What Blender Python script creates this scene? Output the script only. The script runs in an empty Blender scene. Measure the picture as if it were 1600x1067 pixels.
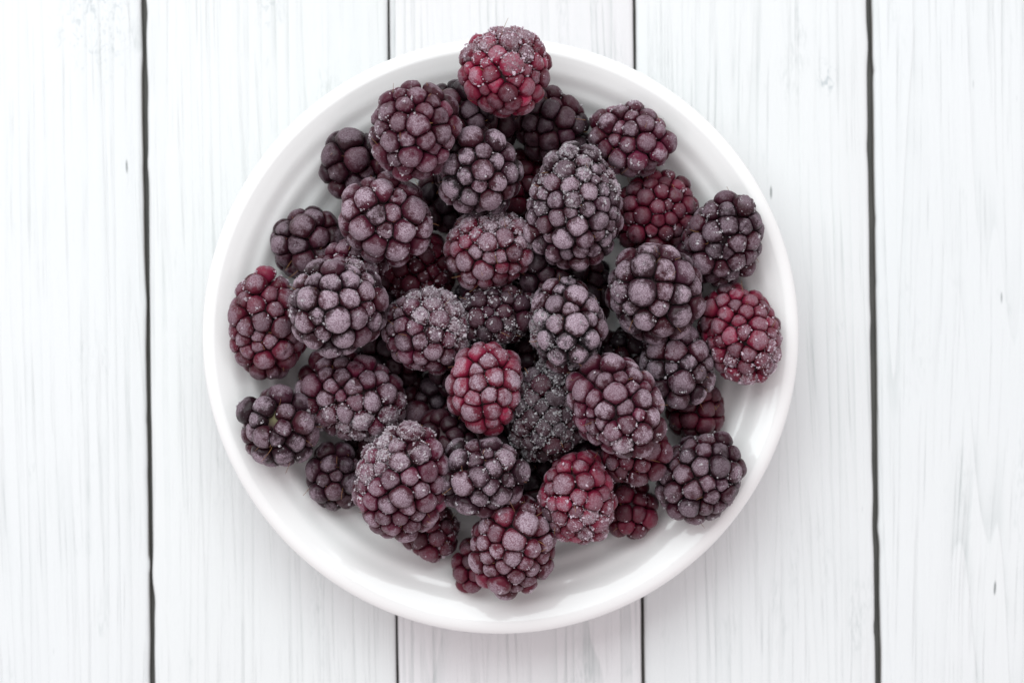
import bpy, bmesh, math, random
import numpy as np
from mathutils import Vector, Matrix

random.seed(7)
rng = np.random.default_rng(11)
R = math.radians
PX = 0.0002            # metres per photo pixel on the table top
CAM_H = 0.75           # camera height above the table top
S = bpy.context.scene
COL = S.collection

# ------------------------------------------------------------------ camera
cam_d = bpy.data.cameras.new("camera")
cam = bpy.data.objects.new("camera", cam_d)
COL.objects.link(cam)
cam.location = (0, 0, CAM_H)
cam_d.sensor_width = 36
cam_d.lens = 36 * CAM_H / (1600 * PX)
cam_d.clip_end = 20
cam_d.clip_start = 0.01
cam_d.dof.use_dof = True
cam_d.dof.focus_distance = CAM_H - 0.048
cam_d.dof.aperture_fstop = 8.5
S.camera = cam

# ------------------------------------------------------------------ light
world = bpy.data.worlds.new("World")
S.world = world
world.use_nodes = True
bg = world.node_tree.nodes["Background"]
bg.inputs[0].default_value = (1.0, 0.925, 0.955, 1)
bg.inputs[1].default_value = 0.66


def area(name, loc, target, size, size_y, power, col):
    d = bpy.data.lights.new(name, 'AREA')
    d.shape = 'RECTANGLE'
    d.size, d.size_y, d.energy, d.color = size, size_y, power, col
    o = bpy.data.objects.new(name, d)
    COL.objects.link(o)
    o.location = loc
    o.rotation_euler = (Vector(target) - Vector(loc)).to_track_quat('-Z', 'Y').to_euler()
    return o


area("window_light", (-0.30, 0.85, 1.15), (0, 0, 0), 1.7, 1.1, 16.0, (0.89, 1.0, 1.0))
S.view_settings.view_transform = 'Standard'
S.view_settings.look = 'None'
S.view_settings.gamma = 1
S.view_settings.exposure = 0.23
S.view_settings.use_curve_mapping = False


# ------------------------------------------------------------------ node helpers
class NT:
    def __init__(self, name):
        self.m = bpy.data.materials.new(name)
        self.m.use_nodes = True
        self.t = self.m.node_tree
        self.b = self.t.nodes["Principled BSDF"]

    def n(self, typ, **kw):
        x = self.t.nodes.new(typ)
        for k, v in kw.items():
            setattr(x, k, v)
        return x

    def set(self, sock, v):
        if isinstance(v, bpy.types.NodeSocket):
            self.t.links.new(v, sock)
        elif v is not None:
            sock.default_value = v

    def math(self, op, a, b=None, c=None, clamp=False):
        x = self.n('ShaderNodeMath', operation=op, use_clamp=clamp)
        for i, v in enumerate((a, b, c)):
            self.set(x.inputs[i], v)
        return x.outputs[0]

    def vmath(self, op, a, b=None):
        x = self.n('ShaderNodeVectorMath', operation=op)
        self.set(x.inputs[0], a)
        self.set(x.inputs[1], b)
        return x.outputs[0]

    def noise(self, vec, scale, detail=2, rough=0.5, dist=0.0):
        x = self.n('ShaderNodeTexNoise')
        self.set(x.inputs['Vector'], vec)
        x.inputs['Scale'].default_value = scale
        x.inputs['Detail'].default_value = detail
        x.inputs['Roughness'].default_value = rough
        x.inputs['Distortion'].default_value = dist
        return x.outputs['Fac']

    def map(self, v, a, b, c=0.0, d=1.0, smooth=True):
        x = self.n('ShaderNodeMapRange', interpolation_type='SMOOTHSTEP' if smooth else 'LINEAR')
        for i, q in enumerate((v, a, b, c, d)):
            self.set(x.inputs[i], q)
        return x.outputs[0]

    def mix(self, f, a, b):
        x = self.n('ShaderNodeMix', data_type='RGBA')
        self.set(x.inputs[0], f)
        self.set(x.inputs[6], a)
        self.set(x.inputs[7], b)
        return x.outputs[2]

    def bump(self, h, strength, dist, prev=None):
        x = self.n('ShaderNodeBump')
        x.inputs['Strength'].default_value = strength
        x.inputs['Distance'].default_value = dist
        self.set(x.inputs['Height'], h)
        if prev is not None:
            self.set(x.inputs['Normal'], prev)
        return x.outputs[0]


# ------------------------------------------------------------------ materials
def mat_drupelet():
    k = NT("drupelet_skin")
    oi = k.n('ShaderNodeObjectInfo')
    tc = k.n('ShaderNodeTexCoord')
    off = k.n('ShaderNodeCombineXYZ')
    k.set(off.inputs[0], oi.outputs['Random'])
    k.set(off.inputs[1], k.math('MULTIPLY', oi.outputs['Random'], 7.31))
    p = k.vmath('ADD', tc.outputs['Object'], off.outputs[0])
    at = k.n('ShaderNodeAttribute', attribute_name='expo')
    ex = at.outputs['Fac']
    n1 = k.noise(p, 2600, 2, 0.6)
    n2 = k.noise(p, 520, 3, 0.55)
    q = k.math('ADD', ex, k.math('MULTIPLY', k.math('SUBTRACT', n1, 0.5), 0.38))
    q = k.math('ADD', q, k.math('MULTIPLY', k.math('SUBTRACT', n2, 0.5), 1.15))
    m = k.map(q, 0.54, 1.06)
    m = k.math('MULTIPLY', m, oi.outputs['Alpha'], clamp=True)
    # skin: slightly mottled
    skin = k.mix(k.math('MULTIPLY', n2, 0.55), oi.outputs['Color'], (0.010, 0.003, 0.005, 1))
    frost = k.mix(k.map(n1, 0.28, 0.72), (0.24, 0.150, 0.195, 1), (0.56, 0.450, 0.525, 1))
    col = k.mix(k.math('MULTIPLY', m, 0.82), skin, frost)
    # thick hoar crust
    ca = k.n('ShaderNodeAttribute', attribute_name='crust')
    n3 = k.noise(p, 1250, 3, 0.65)
    cm = k.map(k.math('ADD', ca.outputs['Fac'], k.math('MULTIPLY', k.math('SUBTRACT', n3, 0.5), 2.2)), 0.42, 1.05)
    cm = k.math('MULTIPLY', cm, k.map(ca.outputs['Fac'], 0.0, 0.15))
    hoar = k.mix(k.math('MULTIPLY', oi.outputs['Alpha'], 1.25, clamp=True), (0.075, 0.055, 0.065, 1), (0.62, 0.525, 0.58, 1))
    cm = k.math('MULTIPLY', cm, k.map(n1, 0.34, 0.60, 0.15, 1.0))
    col = k.mix(k.math('MULTIPLY', cm, 0.72), col, hoar)
    # scattered bright ice specks
    sp = k.map(k.noise(p, 2300, 1, 0.5), 0.70, 0.80)
    sp = k.math('MULTIPLY', sp, k.math('MULTIPLY', oi.outputs['Alpha'], 0.75), clamp=True)
    col = k.mix(sp, col, (0.62, 0.60, 0.64, 1))
    k.set(k.b.inputs['Base Color'], col)
    k.set(k.b.inputs['Roughness'], k.map(m, 0, 0.6, 0.34, 0.72))
    k.b.inputs['Specular IOR Level'].default_value = 0.26
    k.set(k.b.inputs['Sheen Weight'], k.math('MULTIPLY', oi.outputs['Alpha'], 0.07))
    k.b.inputs['Sheen Roughness'].default_value = 0.45
    h = k.math('ADD', n1, k.math('MULTIPLY', n2, 1.2))
    h = k.math('ADD', h, k.math('MULTIPLY', k.math('MULTIPLY', n3, cm), 2.5))
    k.set(k.b.inputs['Normal'], k.bump(h, 0.55, 0.00022))
    return k.m


def mat_core():
    k = NT("receptacle_flesh")
    at = k.n('ShaderNodeAttribute', attribute_name='stem')
    tc = k.n('ShaderNodeTexCoord')
    n = k.noise(tc.outputs['Object'], 700, 3)
    dark = k.mix(n, (0.012, 0.003, 0.006, 1), (0.05, 0.006, 0.012, 1))
    pale = k.mix(n, (0.07, 0.06, 0.02, 1), (0.17, 0.15, 0.06, 1))
    k.set(k.b.inputs['Base Color'], k.mix(at.outputs['Fac'], dark, pale))
    k.b.inputs['Roughness'].default_value = 0.6
    return k.m


def mat_ice():
    k = NT("frost_ice")
    tc = k.n('ShaderNodeTexCoord')
    n = k.noise(tc.outputs['Object'], 900, 2)
    oi = k.n('ShaderNodeObjectInfo')
    c = k.mix(n, (0.36, 0.31, 0.34, 1), (0.90, 0.89, 0.92, 1))
    k.set(k.b.inputs['Base Color'], k.vmath('MULTIPLY', c, oi.outputs['Color']))
    k.b.inputs['Roughness'].default_value = 0.35
    k.b.inputs['Specular IOR Level'].default_value = 0.4
    return k.m


def mat_hair():
    k = NT("dried_style")
    tc = k.n('ShaderNodeTexCoord')
    n = k.noise(tc.outputs['Object'], 800, 2)
    k.set(k.b.inputs['Base Color'], k.mix(n, (0.16, 0.055, 0.02, 1), (0.42, 0.22, 0.09, 1)))
    k.b.inputs['Roughness'].default_value = 0.6
    return k.m


def mat_plate():
    k = NT("glazed_ceramic")
    tc = k.n('ShaderNodeTexCoord')
    n = k.noise(tc.outputs['Object'], 14, 3)
    k.set(k.b.inputs['Base Color'], k.mix(n, (0.868, 0.862, 0.853, 1), (0.885, 0.88, 0.873, 1)))
    k.b.inputs['Roughness'].default_value = 0.08
    k.b.inputs['Specular IOR Level'].default_value = 0.5
    k.set(k.b.inputs['Normal'], k.bump(k.noise(tc.outputs['Object'], 60, 2), 0.05, 0.0006))
    return k.m


def mat_wood():
    k = NT("white_painted_wood")
    tc = k.n('ShaderNodeTexCoord')
    oi = k.n('ShaderNodeObjectInfo')
    off = k.n('ShaderNodeCombineXYZ')
    k.set(off.inputs[0], k.math('MULTIPLY', oi.outputs['Random'], 3.1))
    k.set(off.inputs[1], k.math('MULTIPLY', oi.outputs['Random'], 5.7))
    p = k.vmath('ADD', tc.outputs['Object'], off.outputs[0])
    # slow sideways wander of the grain, so that the lines bend like cathedral grain
    w = k.noise(k.vmath('MULTIPLY', p, (9, 2.2, 1)), 1.0, 2)
    sh = k.n('ShaderNodeCombineXYZ')
    k.set(sh.inputs[0], k.math('MULTIPLY', k.math('SUBTRACT', w, 0.5), 0.030))
    g = k.vmath('ADD', p, sh.outputs[0])
    # growth rings: contour lines of a stretched noise, darkening slowly and ending sharply
    rn = k.noise(k.vmath('MULTIPLY', p, (30, 0.9, 1)), 1.0, 2, 0.45)
    rf = k.math('FRACT', k.math('MULTIPLY', rn, 17.0))
    line = k.math('POWER', rf, 5.0)
    line = k.math('MULTIPLY', line, k.map(rf, 1.0, 0.965))
    line = k.math('MULTIPLY', line, k.map(k.noise(k.vmath('MULTIPLY', p, (50, 5, 1)), 1.0, 2), 0.32, 0.62, 0.2, 1.0))
    fib = k.noise(k.vmath('MULTIPLY', g, (950, 12, 1)), 1.0, 3, 0.62)
    fibm = k.map(fib, 0.56, 0.74)
    fib2 = k.noise(k.vmath('MULTIPLY', g, (330, 6, 1)), 1.0, 3, 0.6)
    fib2m = k.map(fib2, 0.58, 0.78)
    patch = k.map(k.noise(p, 22, 3, 0.6), 0.36, 0.70)
    wear = k.math('ADD', k.math('MULTIPLY', line, 0.75), k.math('MULTIPLY', fibm, 0.75))
    wear = k.math('ADD', wear, k.math('MULTIPLY', fib2m, 0.60))
    wear = k.math('MULTIPLY', wear, k.map(patch, 0, 1, 0.25, 1.0))
    brk = k.noise(k.vmath('MULTIPLY', g, (240, 30, 1)), 1.0, 2)
    wear = k.math('MULTIPLY', wear, k.map(brk, 0.3, 0.7, 0.45, 1.0))
    wear = k.math('MULTIPLY', wear, oi.outputs['Alpha'], clamp=True)
    # scuffed patches where the undercoat shows through
    sc = k.map(k.noise(k.vmath('MULTIPLY', p, (70, 20, 1)), 1.0, 4, 0.65), 0.56, 0.74)
    sc = k.math('MULTIPLY', sc, k.map(k.noise(k.vmath('MULTIPLY', p, (1400, 240, 1)), 1.0, 2), 0.42, 0.62))
    wear = k.math('ADD', wear, k.math('MULTIPLY', sc, 0.34), clamp=True)
    # short dark pores where the paint has not filled the grain
    v = k.n('ShaderNodeTexVoronoi', feature='F1')
    k.set(v.inputs['Vector'], k.vmath('MULTIPLY', g, (520, 75, 1)))
    v.inputs['Scale'].default_value = 1.0
    sep = k.n('ShaderNodeSeparateColor')
    k.set(sep.inputs[0], v.outputs['Color'])
    pore = k.math('MULTIPLY', k.map(v.outputs['Distance'], 0.22, 0.10),
                  k.math('GREATER_THAN', sep.outputs[0], 0.9885))
    paint = k.mix(k.noise(p, 9, 3), oi.outputs['Color'], (0.775, 0.785, 0.785, 1))
    col = k.mix(wear, paint, (0.42, 0.465, 0.46, 1))
    col = k.mix(k.math('MULTIPLY', pore, 0.75), col, (0.10, 0.12, 0.12, 1))
    # knots: swirls at two places of the boards (table coordinates)
    ge = k.n('ShaderNodeNewGeometry')
    for (kx, ky, rad, amt) in ((-0.130, 0.1045, 0.016, 0.5), (0.0985, 0.083, 0.0042, 0.8), (-0.076, 0.105, 0.006, .35)):
        dv = k.vmath('MULTIPLY', k.vmath('SUBTRACT', ge.outputs['Position'], (kx, ky, 0)), (1, 0.6, 0))
        ln = k.n('ShaderNodeVectorMath', operation='LENGTH')
        k.set(ln.inputs[0], dv)
        d = k.math('ADD', ln.outputs['Value'], k.math('MULTIPLY', k.math('SUBTRACT', k.noise(p, 260, 3), 0.5), rad * 1.3))
        km = k.map(d, rad, rad * 0.25)
        sw = k.map(k.noise(k.vmath('MULTIPLY', p, (1, 0.5, 1)), 520, 3, 0.6, 1.5), 0.50, 0.68)
        col = k.mix(k.math('MULTIPLY', k.math('MULTIPLY', km, sw), amt), col, (0.42, 0.47, 0.49, 1))
    # bare grey-brown wood down the plank edges
    at = k.n('ShaderNodeAttribute', attribute_name='edge')
    em = k.math('ADD', at.outputs['Fac'], k.math('MULTIPLY', k.math('SUBTRACT', fib, 0.5), 0.9))
    em = k.map(em, 0.45, 0.85)
    col = k.mix(em, col, k.mix(fib, (0.10, 0.10, 0.095, 1), (0.34, 0.32, 0.29, 1)))
    k.set(k.b.inputs['Base Color'], col)
    k.b.inputs['Roughness'].default_value = 0.55
    k.b.inputs['Specular IOR Level'].default_value = 0.35
    brush = k.noise(k.vmath('MULTIPLY', p, (700, 16, 1)), 1.0, 3, 0.6)
    h = k.math('SUBTRACT', brush, k.math('ADD', line, k.math('ADD', fibm, fib2m)))
    k.set(k.b.inputs['Normal'], k.bump(h, 0.55, 0.0003))
    return k.m


M_DRUP, M_CORE, M_ICE, M_HAIR, M_PLATE, M_WOOD = mat_drupelet(), mat_core(), mat_ice(), mat_hair(), mat_plate(), mat_wood()


# ------------------------------------------------------------------ mesh helpers
def mesh_np(name, verts, faces, mat, smooth=True, attrs=None):
    """verts (n,3), faces (m,3|4) numpy -> mesh"""
    me = bpy.data.meshes.new(name)
    nv, nf, c = len(verts), len(faces), faces.shape[1]
    me.vertices.add(nv)
    me.loops.add(nf * c)
    me.polygons.add(nf)
    me.vertices.foreach_set("co", np.ascontiguousarray(verts, dtype=np.float32).ravel())
    me.loops.foreach_set("vertex_index", np.ascontiguousarray(faces, dtype=np.int32).ravel())
    me.polygons.foreach_set("loop_start", np.arange(nf, dtype=np.int32) * c)
    me.polygons.foreach_set("use_smooth", np.full(nf, smooth, dtype=bool))
    me.update(calc_edges=True)
    for k, v in (attrs or {}).items():
        a = me.attributes.new(k, 'FLOAT', 'POINT')
        a.data.foreach_set("value", np.ascontiguousarray(v, dtype=np.float32))
    me.materials.append(mat)
    return me


def link(name, data, parent=None, loc=None):
    o = bpy.data.objects.new(name, data)
    COL.objects.link(o)
    if parent is not None:
        o.parent = parent
    if loc is not None:
        o.location = loc
    return o


def ico(sub):
    bm = bmesh.new()
    bmesh.ops.create_icosphere(bm, subdivisions=sub, radius=1)
    bm.verts.ensure_lookup_table()
    v = np.array([q.co[:] for q in bm.verts])
    f = np.array([[q.index for q in fc.verts] for fc in bm.faces])
    bm.free()
    return v / np.linalg.norm(v, axis=1, keepdims=True), f


ICO3, ICO4 = ico(3), ico(4)


def vnoise(p, seed=0):
    """cheap smooth pseudo noise in -1..1 from a few sines"""
    r = np.random.default_rng(seed)
    out = 0
    for _ in range(5):
        d = r.normal(size=3)
        out = out + np.sin(p @ d * 1.6 + r.uniform(0, 6.28))
    return out / 2.6


# ------------------------------------------------------------------ table top of planks
table = link("table_top", None)
table["kind"] = "structure"
table["label"] = "white painted wooden plank table top under the plate"
ROT = R(0.78)
table.rotation_euler = (0, 0, 0)


def wx(px):
    return (px - 800) * PX


def wy(py):
    return (533.5 - py) * PX


# (left edge, right edge) in photo pixels at mid height, tint, grain strength
joints = [(-160, 227.5, (0.747, 0.769, 0.778), 0.55),
          (233.5, 612, (0.747, 0.765, 0.765), 0.62),
          (614.2, 997, (0.738, 0.708, 0.728), 1.0),  # pinkish tint paints in the shade and berry reflection below the plate
          (999.2, 1362, (0.738, 0.756, 0.76), 0.72),
          (1369.5, 1760, (0.729, 0.751, 0.76), 0.75),
          (1766, 2150, (0.738, 0.747, 0.756), 0.7), (-550, -166, (0.738, 0.747, 0.756), 0.7)]
for i, (a, b, tint, gr) in enumerate(joints):
    x0, x1 = wx(a), wx(b)
    ny = 420
    ys = np.linspace(-0.42, 0.42, ny)
    r = np.random.default_rng(40 + i)

    def wander(scale):
        t = np.zeros(ny)
        for f_ in (3, 7, 15, 34, 61):
            t += np.sin(ys * f_ * 6.28 / 0.84 * 1.3 + r.uniform(0, 6.28)) / f_ ** 0.75
        for _ in range(26):                       # nicks and swellings of the paint along the edge
            c0, s0 = r.uniform(-0.42, 0.42), r.uniform(0.0012, 0.006)
            t += r.normal(0, 1.3) * np.exp(-((ys - c0) / s0) ** 2)
        return t * scale
    wl, wr = wander(0.00021), wander(0.00021)
    wid = 0.0016
    prof = [(0.0001, -0.0045, 1.0), (0, -0.0035, 1.0), (0.00005, -0.0022, 0.85), (0.00025, -0.0009, 0.55), (0.0007, -0.0003, 0.2), (wid, 0, 0)]
    nint = 8
    rows = []
    for j in range(ny):
        L, Rr = x0 + wl[j], x1 + wr[j]
        row = [(L + q[0], q[1], q[2]) for q in prof]
        row += [(L + wid + (Rr - L - 2 * wid) * t, 0.00006 * math.sin(9 * t + i), 0) for t in np.linspace(0, 1, nint)[1:-1]]
        row += [(Rr - q[0], q[1], q[2]) for q in reversed(prof)]
        rows.append(row)
    rows = np.array(rows)
    m = rows.shape[1]
    V = np.stack([rows[:, :, 0], np.repeat(ys[:, None], m, 1), rows[:, :, 1]], -1).reshape(-1, 3)
    c = (x0 + x1) / 2
    V[:, 0] -= c
    # photo joints run slightly to the right going down
    cs, sn = math.cos(ROT), math.sin(ROT)
    F = []
    for j in range(ny - 1):
        for q in range(m - 1):
            F.append((j * m + q, j * m + q + 1, (j + 1) * m + q + 1, (j + 1) * m + q))
        F.append((j * m + m - 1, j * m, (j + 1) * m, (j + 1) * m + m - 1))
    me = mesh_np("plank", V, np.array(F), M_WOOD, True, {"edge": rows[:, :, 2].ravel()})
    o = link("plank", me, table, (c, 0, 0))
    o.rotation_euler = (0, 0, ROT)
    o.color = (*tint, gr)
# the battens' dark underside closing the joints
kb = NT("bare_wood")
kb.set(kb.b.inputs['Base Color'], kb.mix(kb.noise(kb.n('ShaderNodeTexCoord').outputs['Object'], 60, 3), (0.10, 0.105, 0.10, 1), (0.24, 0.23, 0.21, 1)))
bb = bmesh.new()
bmesh.ops.create_cube(bb, size=1)
bmesh.ops.scale(bb, vec=(0.9, 0.8, 0.01), verts=bb.verts)
mb = bpy.data.meshes.new("batten")
bb.to_mesh(mb)
bb.free()
mb.materials.append(kb.m)
link("batten", mb, table, (0, 0, -0.0098))

# ------------------------------------------------------------------ plate
RIM_Z = 0.0262
PCX, PCY = wx(782) * (1 - RIM_Z / CAM_H), wy(524.5) * (1 - RIM_Z / CAM_H)
RIM_R = 466 * PX * (1 - RIM_Z / CAM_H)
_pr = np.array([0, .040, .052, .062, .070, .0765, .0812, .0842, .0858]) * RIM_R / 0.0895
_pz = np.array([.0070, .0072, .0095, .0140, .0187, .0230, .0258, .0271, .0275])
_rs = np.linspace(0, _pr[-1], 900)
_zs = np.interp(_rs, _pr, _pz)
for _ in range(3):
    _k = 51
    _zs = np.convolve(np.pad(_zs, _k // 2, mode='reflect', reflect_type='odd'), np.ones(_k) / _k, mode='valid')


def plate_in(r):
    """height of the eating surface at radius r (without ridges)"""
    return np.interp(r, _rs, _zs)


def plate_profile():
    pts = []
    r_top = RIM_R - 0.0038
    for r in np.concatenate([np.linspace(0.0, 0.036, 14), np.linspace(0.0365, r_top, 120)]):
        z = float(plate_in(r))
        e = np.clip((r - 0.050) / 0.012, 0, 1) * np.clip((RIM_R - 0.006 - r) / 0.007, 0, 1)
        z += 0.00022 * math.sin((r - 0.044) * 2 * math.pi / 0.0060) * e
        pts.append((r, z))
    # rounded lip
    zt = pts[-1][1]
    rad = 0.0038
    for a in np.linspace(78, -40, 14):
        pts.append((r_top + rad * math.cos(R(a)), zt - 0.0028 + 0.0028 * math.sin(R(a))))
    r0, z0 = pts[-1]
    # outer wall
    for t in np.linspace(0.08, 1, 14):
        r1, z1 = 0.052, 0.004
        pts.append((r0 + (r1 - r0) * t, z0 + (z1 - z0) * (1 - (1 - t) ** 1.5)))
    pts += [(0.0515, 0.0006), (0.0505, 0.0002), (0.0485, 0.0002), (0.0475, 0.0008), (0.046, 0.0035), (0.0, 0.0038)]
    return pts


pp = plate_profile()
NS = 192
V, F = [], []
for (r, z) in pp:
    for s in range(NS):
        a = 2 * math.pi * s / NS
        wob = 1 + 0.0012 * math.sin(2 * a + 0.6) + 0.0007 * math.sin(3 * a)
        V.append((r * wob * math.cos(a), r * wob * math.sin(a), z + 0.00035 * math.sin(2 * a + 1) * (r / RIM_R) ** 2))
for i in range(len(pp) - 1):
    for s in range(NS):
        F.append((i * NS + s, i * NS + (s + 1) % NS, (i + 1) * NS + (s + 1) % NS, (i + 1) * NS + s))
pm = mesh_np("plate", np.array(V), np.array(F)[:, ::-1], M_PLATE, True)
bm = bmesh.new()
bm.from_mesh(pm)
bmesh.ops.remove_doubles(bm, verts=bm.verts, dist=1e-6)
bmesh.ops.recalc_face_normals(bm, faces=bm.faces)
bm.to_mesh(pm)
bm.free()
plate = link("plate", pm, None, (PCX, PCY, 0.0003))
plate["label"] = "round white glazed ceramic plate with raised rim holding all the berries"
plate["category"] = "plate"

# ------------------------------------------------------------------ blackberries
# skin palettes (linear base colours)
SK = {"black": (0.009, 0.003, 0.006), "dark": (0.021, 0.004, 0.010), "purple": (0.070, 0.005, 0.020),
      "wine": (0.100, 0.005, 0.019), "red": (0.185, 0.006, 0.030)}
# cx, cy, length px, width px, tip direction deg (0 right, 90 up), tip tilt deg, drupelet px, skin, frost, crystals, crystal dir (deg or None), label
# in the order in which they lie, lowest first
B = [
 # deep ones, seen in the gaps
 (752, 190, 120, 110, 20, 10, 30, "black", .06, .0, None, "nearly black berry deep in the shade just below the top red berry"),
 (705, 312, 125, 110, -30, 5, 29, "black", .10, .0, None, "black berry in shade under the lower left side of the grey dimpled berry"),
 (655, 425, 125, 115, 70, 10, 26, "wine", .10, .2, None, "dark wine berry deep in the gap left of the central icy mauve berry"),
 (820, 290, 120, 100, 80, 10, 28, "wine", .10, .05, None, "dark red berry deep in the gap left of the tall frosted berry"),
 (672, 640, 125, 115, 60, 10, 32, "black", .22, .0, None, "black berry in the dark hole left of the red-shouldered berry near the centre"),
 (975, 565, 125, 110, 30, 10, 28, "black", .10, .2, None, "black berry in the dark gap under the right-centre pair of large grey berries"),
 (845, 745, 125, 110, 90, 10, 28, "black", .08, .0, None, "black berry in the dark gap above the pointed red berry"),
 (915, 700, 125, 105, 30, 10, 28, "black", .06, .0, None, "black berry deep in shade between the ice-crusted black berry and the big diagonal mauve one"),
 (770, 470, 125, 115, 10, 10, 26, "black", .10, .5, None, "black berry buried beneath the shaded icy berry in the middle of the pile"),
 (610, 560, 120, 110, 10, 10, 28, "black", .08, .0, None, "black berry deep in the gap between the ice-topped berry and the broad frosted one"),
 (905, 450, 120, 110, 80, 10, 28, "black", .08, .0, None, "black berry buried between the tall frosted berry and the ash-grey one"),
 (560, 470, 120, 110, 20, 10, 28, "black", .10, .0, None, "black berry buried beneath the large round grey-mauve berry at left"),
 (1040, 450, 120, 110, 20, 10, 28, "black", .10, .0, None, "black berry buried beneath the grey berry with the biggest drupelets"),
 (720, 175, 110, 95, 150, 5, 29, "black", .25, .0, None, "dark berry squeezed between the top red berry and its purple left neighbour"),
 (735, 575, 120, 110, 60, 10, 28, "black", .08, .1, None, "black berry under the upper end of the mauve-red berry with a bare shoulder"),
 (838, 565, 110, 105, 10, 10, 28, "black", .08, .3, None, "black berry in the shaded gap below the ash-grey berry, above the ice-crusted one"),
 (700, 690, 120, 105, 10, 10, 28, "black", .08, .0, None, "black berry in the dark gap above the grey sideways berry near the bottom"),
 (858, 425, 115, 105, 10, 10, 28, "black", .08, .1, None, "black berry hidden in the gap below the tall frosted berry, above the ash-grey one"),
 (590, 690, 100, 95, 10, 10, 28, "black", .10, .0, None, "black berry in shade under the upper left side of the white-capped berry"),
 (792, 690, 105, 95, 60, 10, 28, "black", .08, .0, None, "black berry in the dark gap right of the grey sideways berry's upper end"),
 # resting on the plate
 (553, 257, 112, 106, 120, 30, 34, "dark", .36, .0, None, "dark smooth berry at upper left lying on the plate's ridged slope"),
 (479, 377, 122, 112, 30, 20, 33, "dark", .42, .0, None, "dark large-grained berry at the left edge below the upper-left slope"),
 (416, 509, 178, 120, 95, 15, 28, "wine", .50, .25, 100, "long wine-red berry at the far left edge of the pile"),
 (437, 668, 128, 122, 255, -66, 31, "dark", .62, .05, None, "small berry at lower left with its stem hole and pale core facing up"),
 (524, 745, 122, 90, 95, 25, 31, "dark", .52, .0, None, "dark mauve berry half hidden left of the frosty berry at lower left"),
 (673, 828, 100, 90, 300, 10, 26, "wine", .22, .35, None, "small dark red frosty berry peeking out below the big frosted berry"),
 (742, 880, 90, 75, 250, 15, 24, "wine", .30, .0, None, "little dark red berry mostly hidden behind the bottommost berry"),
 (985, 795, 105, 88, 280, 10, 27, "wine", .14, .1, None, "shaded wine berry between the pointed red berry and the lower-right berry"),
 (1085, 640, 110, 95, 290, 10, 28, "wine", .14, .0, None, "dark red berry tucked under the right side of the pile below the frosty red one"),
 (1025, 335, 138, 124, 45, 12, 25, "wine", .20, .1, None, "glossy wine-red berry with orange hairs right of the tall frosted berry"),
 (1094, 745, 152, 128, 45, 20, 29, "dark", .50, .1, None, "dark mauve berry alone on the white plate at lower right"),
 # middle layer
 (858, 196, 140, 112, 140, 15, 30, "dark", .16, .03, None, "dark glossy berry just right of and below the top red berry"),
 (1130, 375, 152, 122, 65, 25, 29, "dark", .42, .15, None, "dark berry at the right edge directly above the frosty bright red one"),
 (1158, 523, 165, 122, 290, 20, 25, "red", .42, .85, 300, "bright red berry crusted with ice crystals at the far right edge"),
 (550, 418, 118, 92, 20, 10, 26, "purple", .55, .25, None, "small purple berry mostly covered by the large grey-mauve berry at left"),
 (776, 492, 135, 100, 10, 10, 26, "dark", .15, .65, None, "shaded dark berry with icy grains in the very middle of the pile"),
 (1058, 570, 140, 115, 285, 20, 33, "dark", .60, .12, None, "grey-purple berry between the biggest-grained grey berry and the dark red one below"),
 (856, 642, 168, 122, 85, 15, 27, "black", .12, 1.5, None, "black berry thickly crusted with grey ice below the centre"),
 (756, 742, 142, 122, 10, 15, 31, "dark", .68, .18, None, "grey berry lying sideways just above the bottommost berry"),
 (993, 712, 115, 90, 20, 10, 28, "wine", .35, .1, None, "dark red berry peeking out under the lower right end of the big mauve berry"),
 (748, 270, 142, 126, 100, 30, 31, "dark", .72, .05, None, "grey berry with a dimpled top drupelet below the purple upper-left berry"),
 # top layer
 (987, 220, 140, 114, 345, 20, 28, "purple", .55, .1, None, "purple berry lying sideways at upper right near the plate rim"),
 (648, 205, 150, 140, 100, 40, 31, "purple", .52, .2, 170, "large purple berry at upper left, next to the top red berry"),
 (790, 113, 146, 140, 280, 55, 28, "red", .42, .75, 90, "frosty red berry at the very top, overhanging the plate rim"),
 (603, 342, 150, 136, 160, 30, 34, "purple", .86, .06, None, "pale mauve berry with large plump drupelets at left above the grey one"),
 (525, 480, 158, 148, 200, 45, 33, "dark", .88, .12, None, "large round grey-mauve berry at left beside the long wine one"),
 (1022, 456, 162, 150, 120, 35, 37, "dark", .84, .12, 160, "large grey berry with the biggest drupelets right of centre"),
 (898, 325, 204, 146, 88, 12, 28, "dark", .72, .8, 90, "tallest berry, long and heavily frosted, above the centre"),
 (766, 390, 154, 122, 15, 18, 26, "wine", .66, .7, 60, "mauve berry with patchy ice near the centre, lying sideways below the grey one"),
 (550, 620, 186, 130, 345, 12, 29, "purple", .72, .9, 300, "broad mauve berry at left with frost over its lower right half"),
 (664, 517, 146, 130, 330, 25, 28, "purple", .66, 1.2, 35, "berry left of centre topped with a white crust of ice"),
 (886, 507, 160, 118, 275, 20, 30, "black", .90, .45, 240, "ash-grey berry right of centre, standing lengthwise"),
 (760, 604, 150, 120, 272, 20, 29, "red", .74, .1, 40, "mauve-red berry with a bare red shoulder near the centre"),
 (963, 633, 176, 136, 305, 25, 31, "purple", .72, .2, 290, "big mauve berry lying diagonally at lower right of centre"),
 (627, 750, 186, 146, 75, 30, 30, "purple", .62, 1.1, 110, "big berry with a white frosty cap at lower left"),
 (902, 777, 154, 122, 95, 25, 27, "red", .50, .45, 280, "pointed red berry at the bottom right of the pile"),
 (802, 850, 164, 134, 85, 25, 30, "wine", .78, .1, None, "mauve-red berry lowest in the picture, at the bottom of the pile"),
]
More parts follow.
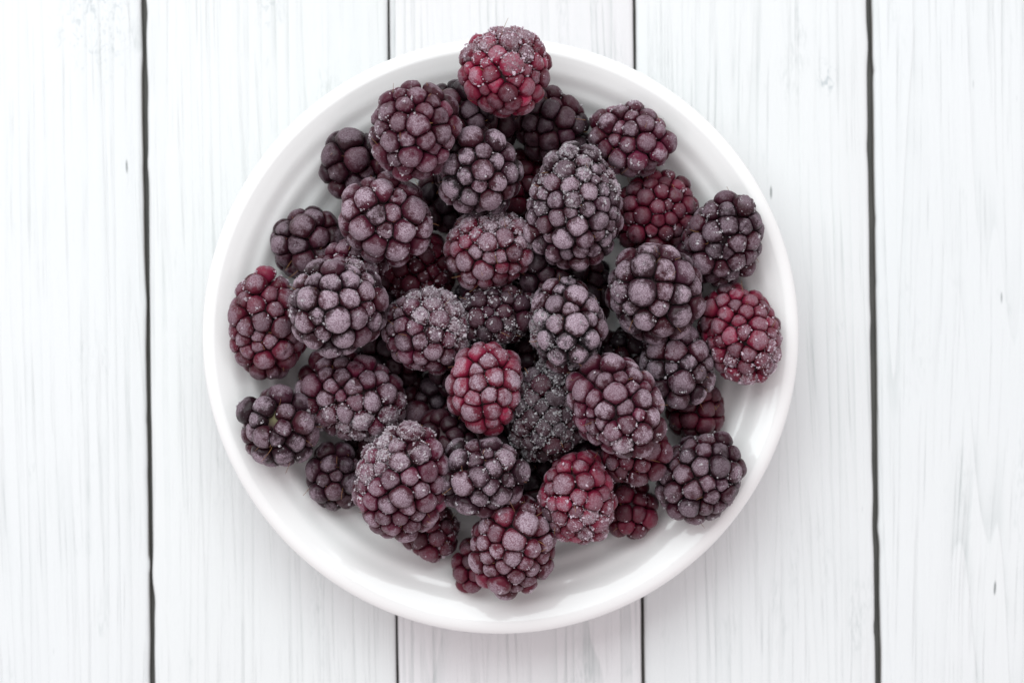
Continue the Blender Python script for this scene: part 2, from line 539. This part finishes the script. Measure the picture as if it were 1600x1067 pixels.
DEEP = "berries almost wholly buried inside the pile"

# height field of what already lies there (1 mm cells)
G = 0.001
gx = np.arange(-0.11, 0.111, G)
GX, GY = np.meshgrid(gx, gx, indexing='ij')
rr = np.hypot(GX - PCX, GY - PCY)
H = np.where(rr < RIM_R, plate_in(rr), 0.0)
KEEP = 0.84


def frame(ang, tilt, roll):
    t = Vector((math.cos(R(ang)) * math.cos(R(tilt)), math.sin(R(ang)) * math.cos(R(tilt)), math.sin(R(tilt))))
    q = t.to_track_quat('Z', 'Y')
    m = q.to_matrix() @ Matrix.Rotation(roll, 3, 'Z')
    return np.array(m)


placed = []
for b in B:
    (cx, cy, Lp, Wp, ang, tilt, dp, skin, fr, cr, cd, lab) = b
    Mx = frame(ang, tilt, random.uniform(0, 6.28))
    z = 0.03
    for it in range(4):
        s = PX * (1 - z / CAM_H)
        W = Wp * s / 2
        La = Lp * s / 2
        st, ct = abs(math.sin(R(tilt))), abs(math.cos(R(tilt)))
        if ct > 0.6:
            L = math.sqrt(max(La ** 2 - (W * st) ** 2, (0.9 * W * ct) ** 2)) / ct
        else:
            L = 1.08 * W
        x, y = wx(cx) * (1 - z / CAM_H), wy(cy) * (1 - z / CAM_H)
        # ellipsoid surface above/below its centre
        A = Mx @ np.diag([1 / W ** 2, 1 / W ** 2, 1 / L ** 2]) @ Mx.T / KEEP ** 2
        dx, dy = GX - x, GY - y
        c = A[0, 0] * dx ** 2 + 2 * A[0, 1] * dx * dy + A[1, 1] * dy ** 2 - 1
        bq = A[0, 2] * dx + A[1, 2] * dy
        disc = bq ** 2 - A[2, 2] * c
        ok = disc > 0
        sq = np.sqrt(np.where(ok, disc, 0))
        lo = (-bq - sq) / A[2, 2]
        hi = (-bq + sq) / A[2, 2]
        znew = np.max(np.where(ok, H - lo, -1))
        z = znew if it < 2 else 0.5 * (z + znew)
    z = znew
    H = np.where(ok, np.maximum(H, z + hi), H)
    placed.append((Vector((x, y, z)), Mx, W, L, dp * s, b))
print("pile height", H.max())


def relax(n, W, L, taper, seed):
    r = np.random.default_rng(seed)
    i = np.arange(n) + 0.5
    ph = np.arccos(1 - 2 * i / n)
    th = math.pi * (1 + 5 ** 0.5) * i + r.normal(0, 0.25, n)
    u = np.stack([np.sin(ph) * np.cos(th), np.sin(ph) * np.sin(th), np.cos(ph)], -1)
    w = np.clip(r.normal(1, 0.18, n), 0.62, 1.42)

    def shape(u):
        f = 1 - taper * u[:, 2]
        return np.stack([u[:, 0] * W * f, u[:, 1] * W * f, u[:, 2] * L], -1)
    u += r.normal(0, 0.10, u.shape)
    u /= np.linalg.norm(u, axis=1, keepdims=True)
    step = 0.09
    for k in range(40):
        p = shape(u)
        d = p[:, None] - p[None]
        dist = np.linalg.norm(d, axis=2) + np.eye(n)
        ww = (w[:, None] + w[None]) / 2
        f = ((d / dist[..., None]) * ((ww * W / dist) ** 3.5 * (1 - np.eye(n)))[..., None]).sum(1)
        f /= (np.abs(f).max() + 1e-9)
        u = u + f * step / np.array([W, W, L]) * W
        u /= np.linalg.norm(u, axis=1, keepdims=True)
        step *= 0.95
    return u, shape(u), w


def oct_grain():
    v = np.array([(1, 0, 0), (-1, 0, 0), (0, 1, 0), (0, -1, 0), (0, 0, 1), (0, 0, -1)], float)
    f = np.array([(0, 2, 4), (2, 1, 4), (1, 3, 4), (3, 0, 4), (2, 0, 5), (1, 2, 5), (3, 1, 5), (0, 3, 5)])
    return v, f


OV, OF = oct_grain()
ndr = 0
ngr = 0
for bi, (loc, Mx, W, L, d, b) in enumerate(placed):
    (cx, cy, Lp, Wp, ang, tilt, dp, skin, fr, cr, cd, lab) = b
    r = np.random.default_rng(100 + bi)
    berry = link("blackberry", None, None, loc)
    m4 = Matrix([list(row) for row in Mx])
    berry.rotation_euler = m4.to_euler()
    berry.empty_display_size = 0.01
    if lab is None:
        berry["label"] = "black berry almost wholly buried under others inside the pile"
    else:
        berry["label"] = lab
    berry["category"] = "blackberry"
    berry["group"] = "frozen blackberries heaped on the plate"
    e = 0.50 * d
    cw, cl = W - e, L - e
    taper = r.uniform(0.05, 0.16)
    # number of drupelets from the area of the layer their middles lie in
    a_, c_ = cw + 0.12 * d, cl + 0.12 * d
    area_ = 4 * math.pi * (((a_ * a_) ** 1.6 + 2 * (a_ * c_) ** 1.6) / 3) ** (1 / 1.6)
    n = int(area_ / (0.80 * d * d))
    u, C, w = relax(n, cw, cl, taper, 500 + bi)
    nrm = u / np.array([cw, cw, cl])
    nrm /= np.linalg.norm(nrm, axis=1, keepdims=True)
    # berry outline a little lumpy
    C = C * (1 + 0.05 * vnoise(u * 1.6, bi))[:, None] + nrm * ((w - 1) * 0.2 + r.normal(0, 0.05, n))[:, None] * d
    # the stem end stays open
    ipole = int(np.argmin(u[:, 2]))
    hole = np.zeros(n, bool)
    hole[ipole] = True
    dpole = np.linalg.norm(C - C[ipole], axis=1)
    ring_ = (dpole < 1.45 * d) & (dpole > 1e-6)
    C[ring_] += (C[ipole] - C[ring_]) * 0.24
    nw = nrm @ Mx.T
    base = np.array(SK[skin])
    # receptacle
    iv, if_ = ICO3
    f = 1 - taper * iv[:, 2]
    cv = np.stack([iv[:, 0] * cw * 0.93 * f, iv[:, 1] * cw * 0.93 * f, iv[:, 2] * cl * 0.93], -1)
    stem = np.clip((-iv[:, 2] - 0.93) / 0.04, 0, 1)
    cv[:, 2] -= stem * d * 0.10
    core = link("receptacle", mesh_np("receptacle", cv, if_, M_CORE, True, {"stem": stem}), berry)
    pole = C[hole].mean(0) if hole.any() else None
    gv, gn = [], []
    for i in range(n):
        if hole[i] or nw[i, 2] < -0.62:
            continue
        # neighbours
        dv = C - C[i]
        dist = np.linalg.norm(dv, axis=1)
        nb = np.where((dist < 2.0 * d) & (dist > 1e-9))[0]
        dirs, fc = ICO4 if nw[i, 2] > 0.0 else ICO3
        nn = nrm[i]
        dn = dirs @ nn
        r0 = 0.628 * d * (0.5 + 0.5 * w[i])
        # longer outward and inward than sideways
        ell = 1 / np.sqrt((1 - dn ** 2) / r0 ** 2 + dn ** 2 / (r0 * np.where(dn > 0, 0.90, 1.1)) ** 2)
        P = 8.5
        acc = ell ** -P
        for j in nb:
            uj = dv[j] / dist[j]
            h = dist[j] * w[i] / (w[i] + w[j]) * 0.985
            if hole[j]:
                h *= 1.6
            cs = np.clip(dirs @ uj, 1e-3, None)
            acc = acc + np.where(cs > 0.05, (h / cs) ** -P, 0)
        rad = acc ** (-1 / P)
        side = 1.0
        if cd is not None:
            dd = np.array([math.cos(R(cd)), math.sin(R(cd)), 0.15])
            side = np.clip(0.30 + 1.2 * (nw[i] @ dd), 0.03, 1.3)
        dens = cr * side * math.exp(r.normal(0, 0.6))
        rough = 0.006 + 0.040 * min(1.0, dens)
        # individual: dents, dimples, sags
        k = r.random()
        if k < 0.17:      # a dimple with a raised ring
            ax = nn + r.normal(0, 0.25, 3)
            ax /= np.linalg.norm(ax)
            a = np.arccos(np.clip(dirs @ ax, -1, 1))
            rad = rad * (1 - r.uniform(0.10, 0.28) * np.exp(-(a / r.uniform(0.28, 0.5)) ** 2))
        elif k < 0.34:    # a flat or sunk side
            ax = nn + r.normal(0, 0.6, 3)
            ax /= np.linalg.norm(ax)
            cs = np.clip(dirs @ ax, 1e-3, 1)
            rad = np.minimum(rad, r0 * r.uniform(0.72, 0.9) / cs)
        rad = rad * (1 + 0.030 * vnoise(dirs * 2.2, bi * 97 + i) + 0.010 * vnoise(dirs * 6.5, bi * 91 + i) + rough * r.normal(size=len(rad)))
        vv = dirs * rad[:, None]
        expo = np.clip((vv @ nn) / (0.56 * d), -1, 1.05)
        crust = np.clip(min(dens, 1.3) * (0.62 + 0.5 * vnoise(dirs * 2.6, bi * 53 + i)), 0, 1) * np.clip(dn * 3 + 0.6, 0, 1)
        o = link("drupelet", mesh_np("drupelet", vv, fc, M_DRUP, True, {"expo": expo, "crust": crust}), berry, C[i])
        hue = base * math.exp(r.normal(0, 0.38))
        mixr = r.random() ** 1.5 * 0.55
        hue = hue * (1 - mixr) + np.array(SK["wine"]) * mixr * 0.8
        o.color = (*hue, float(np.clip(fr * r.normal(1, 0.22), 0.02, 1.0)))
        ndr += 1
        # frost grains grow on what faces up
        if nw[i, 2] > -0.15 and cr > 0:
            cnt = int(dens * 95)
            if cnt > 0:
                vw = (vv @ Mx.T)
                good = np.where((vv @ nn > 0.05 * d))[0]
                if len(good):
                    ctr = r.choice(good, max(1, cnt // 11))
                    pick = ctr[r.integers(0, len(ctr), cnt)]
                    far = r.random(cnt) < 0.35
                    pick[far] = r.choice(good, int(far.sum()))
                    pos = vv[pick] + r.normal(0, 0.065 * d, (cnt, 3))
                    # back on to the skin
                    ln = np.linalg.norm(pos, axis=1, keepdims=True)
                    pos = pos / ln * rad[pick][:, None] * r.uniform(0.97, 1.05, (cnt, 1))
                    gv.append(pos + C[i])
    # stray specks
    up = np.where(~hole & (nw[:, 2] > 0.1))[0]
    for q in range(int(4 + 22 * fr)):
        i = r.choice(up)
        dd = nrm[i] + r.normal(0, 0.35, 3)
        dd /= np.linalg.norm(dd)
        gv.append((C[i] + dd * d * 0.585)[None])
    if gv:
        gp = np.concatenate(gv)
        k = len(gp)
        sz = np.clip(np.exp(r.normal(math.log(0.00019), 0.45, k)), 0.00008, 0.00058)
        rot = r.normal(size=(k, 4))
        rot /= np.linalg.norm(rot, axis=1, keepdims=True)
        a, bb_, c, dq = rot.T
        RM = np.stack([np.stack([1 - 2 * (c * c + dq * dq), 2 * (bb_ * c - a * dq), 2 * (bb_ * dq + a * c)], -1),
                       np.stack([2 * (bb_ * c + a * dq), 1 - 2 * (bb_ * bb_ + dq * dq), 2 * (c * dq - a * bb_)], -1),
                       np.stack([2 * (bb_ * dq - a * c), 2 * (c * dq + a * bb_), 1 - 2 * (bb_ * bb_ + c * c)], -1)], 1)
        st3 = r.uniform(0.5, 1.4, (k, 1, 3))
        gvv = np.einsum('kij,kvj->kvi', RM, OV[None] * st3) * sz[:, None, None] + gp[:, None]
        gff = OF[None] + (np.arange(k) * 6)[:, None, None]
        fo = link("frost_crystals", mesh_np("frost_crystals", gvv.reshape(-1, 3), gff.reshape(-1, 3), M_ICE, False), berry)
        fo["kind"] = "stuff"
        lum = {"black": 0.42, "dark": 0.66, "purple": 0.78, "wine": 0.72, "red": 0.85}[skin]
        pink = {"black": 1.0, "dark": 0.97, "purple": 0.93, "wine": 0.87, "red": 0.84}[skin]
        fo.color = (lum, lum * pink, lum * (pink + 1) / 2, 1)
        ngr += k
    # dried hairs left between the drupelets
    hv, hf = [], []
    nh = int(r.integers(7, 15))
    for q in range(nh):
        i = int(r.choice(up))
        t1 = np.cross(nrm[i], r.normal(size=3))
        t1 /= np.linalg.norm(t1)
        p0 = C[i] + t1 * d * 0.50 + nrm[i] * d * 0.16
        dirn = nrm[i] * 1.0 + r.normal(0, 0.55, 3)
        dirn /= np.linalg.norm(dirn)
        bend = r.normal(0, 1, 3)
        ln = r.uniform(0.0012, 0.0034)
        b0 = len(hv)
        for s_ in range(6):
            t = s_ / 5
            p = p0 + dirn * ln * t + bend * ln * 0.35 * t * t
            ra = 0.00013 * (1 - 0.6 * t)
            tt = np.cross(dirn, (0.3, 0.5, 0.8))
            tt /= np.linalg.norm(tt)
            t2 = np.cross(dirn, tt)
            for a in (0, 2.094, 4.189):
                hv.append(p + (tt * math.cos(a) + t2 * math.sin(a)) * ra)
        for s_ in range(5):
            for a in range(3):
                hf.append((b0 + s_ * 3 + a, b0 + s_ * 3 + (a + 1) % 3, b0 + s_ * 3 + 3 + (a + 1) % 3, b0 + s_ * 3 + 3 + a))
    ho = link("dried_hairs", mesh_np("dried_hairs", np.array(hv), np.array(hf), M_HAIR, True), berry)
    ho["kind"] = "stuff"
print("drupelets", ndr, "grains", ngr)
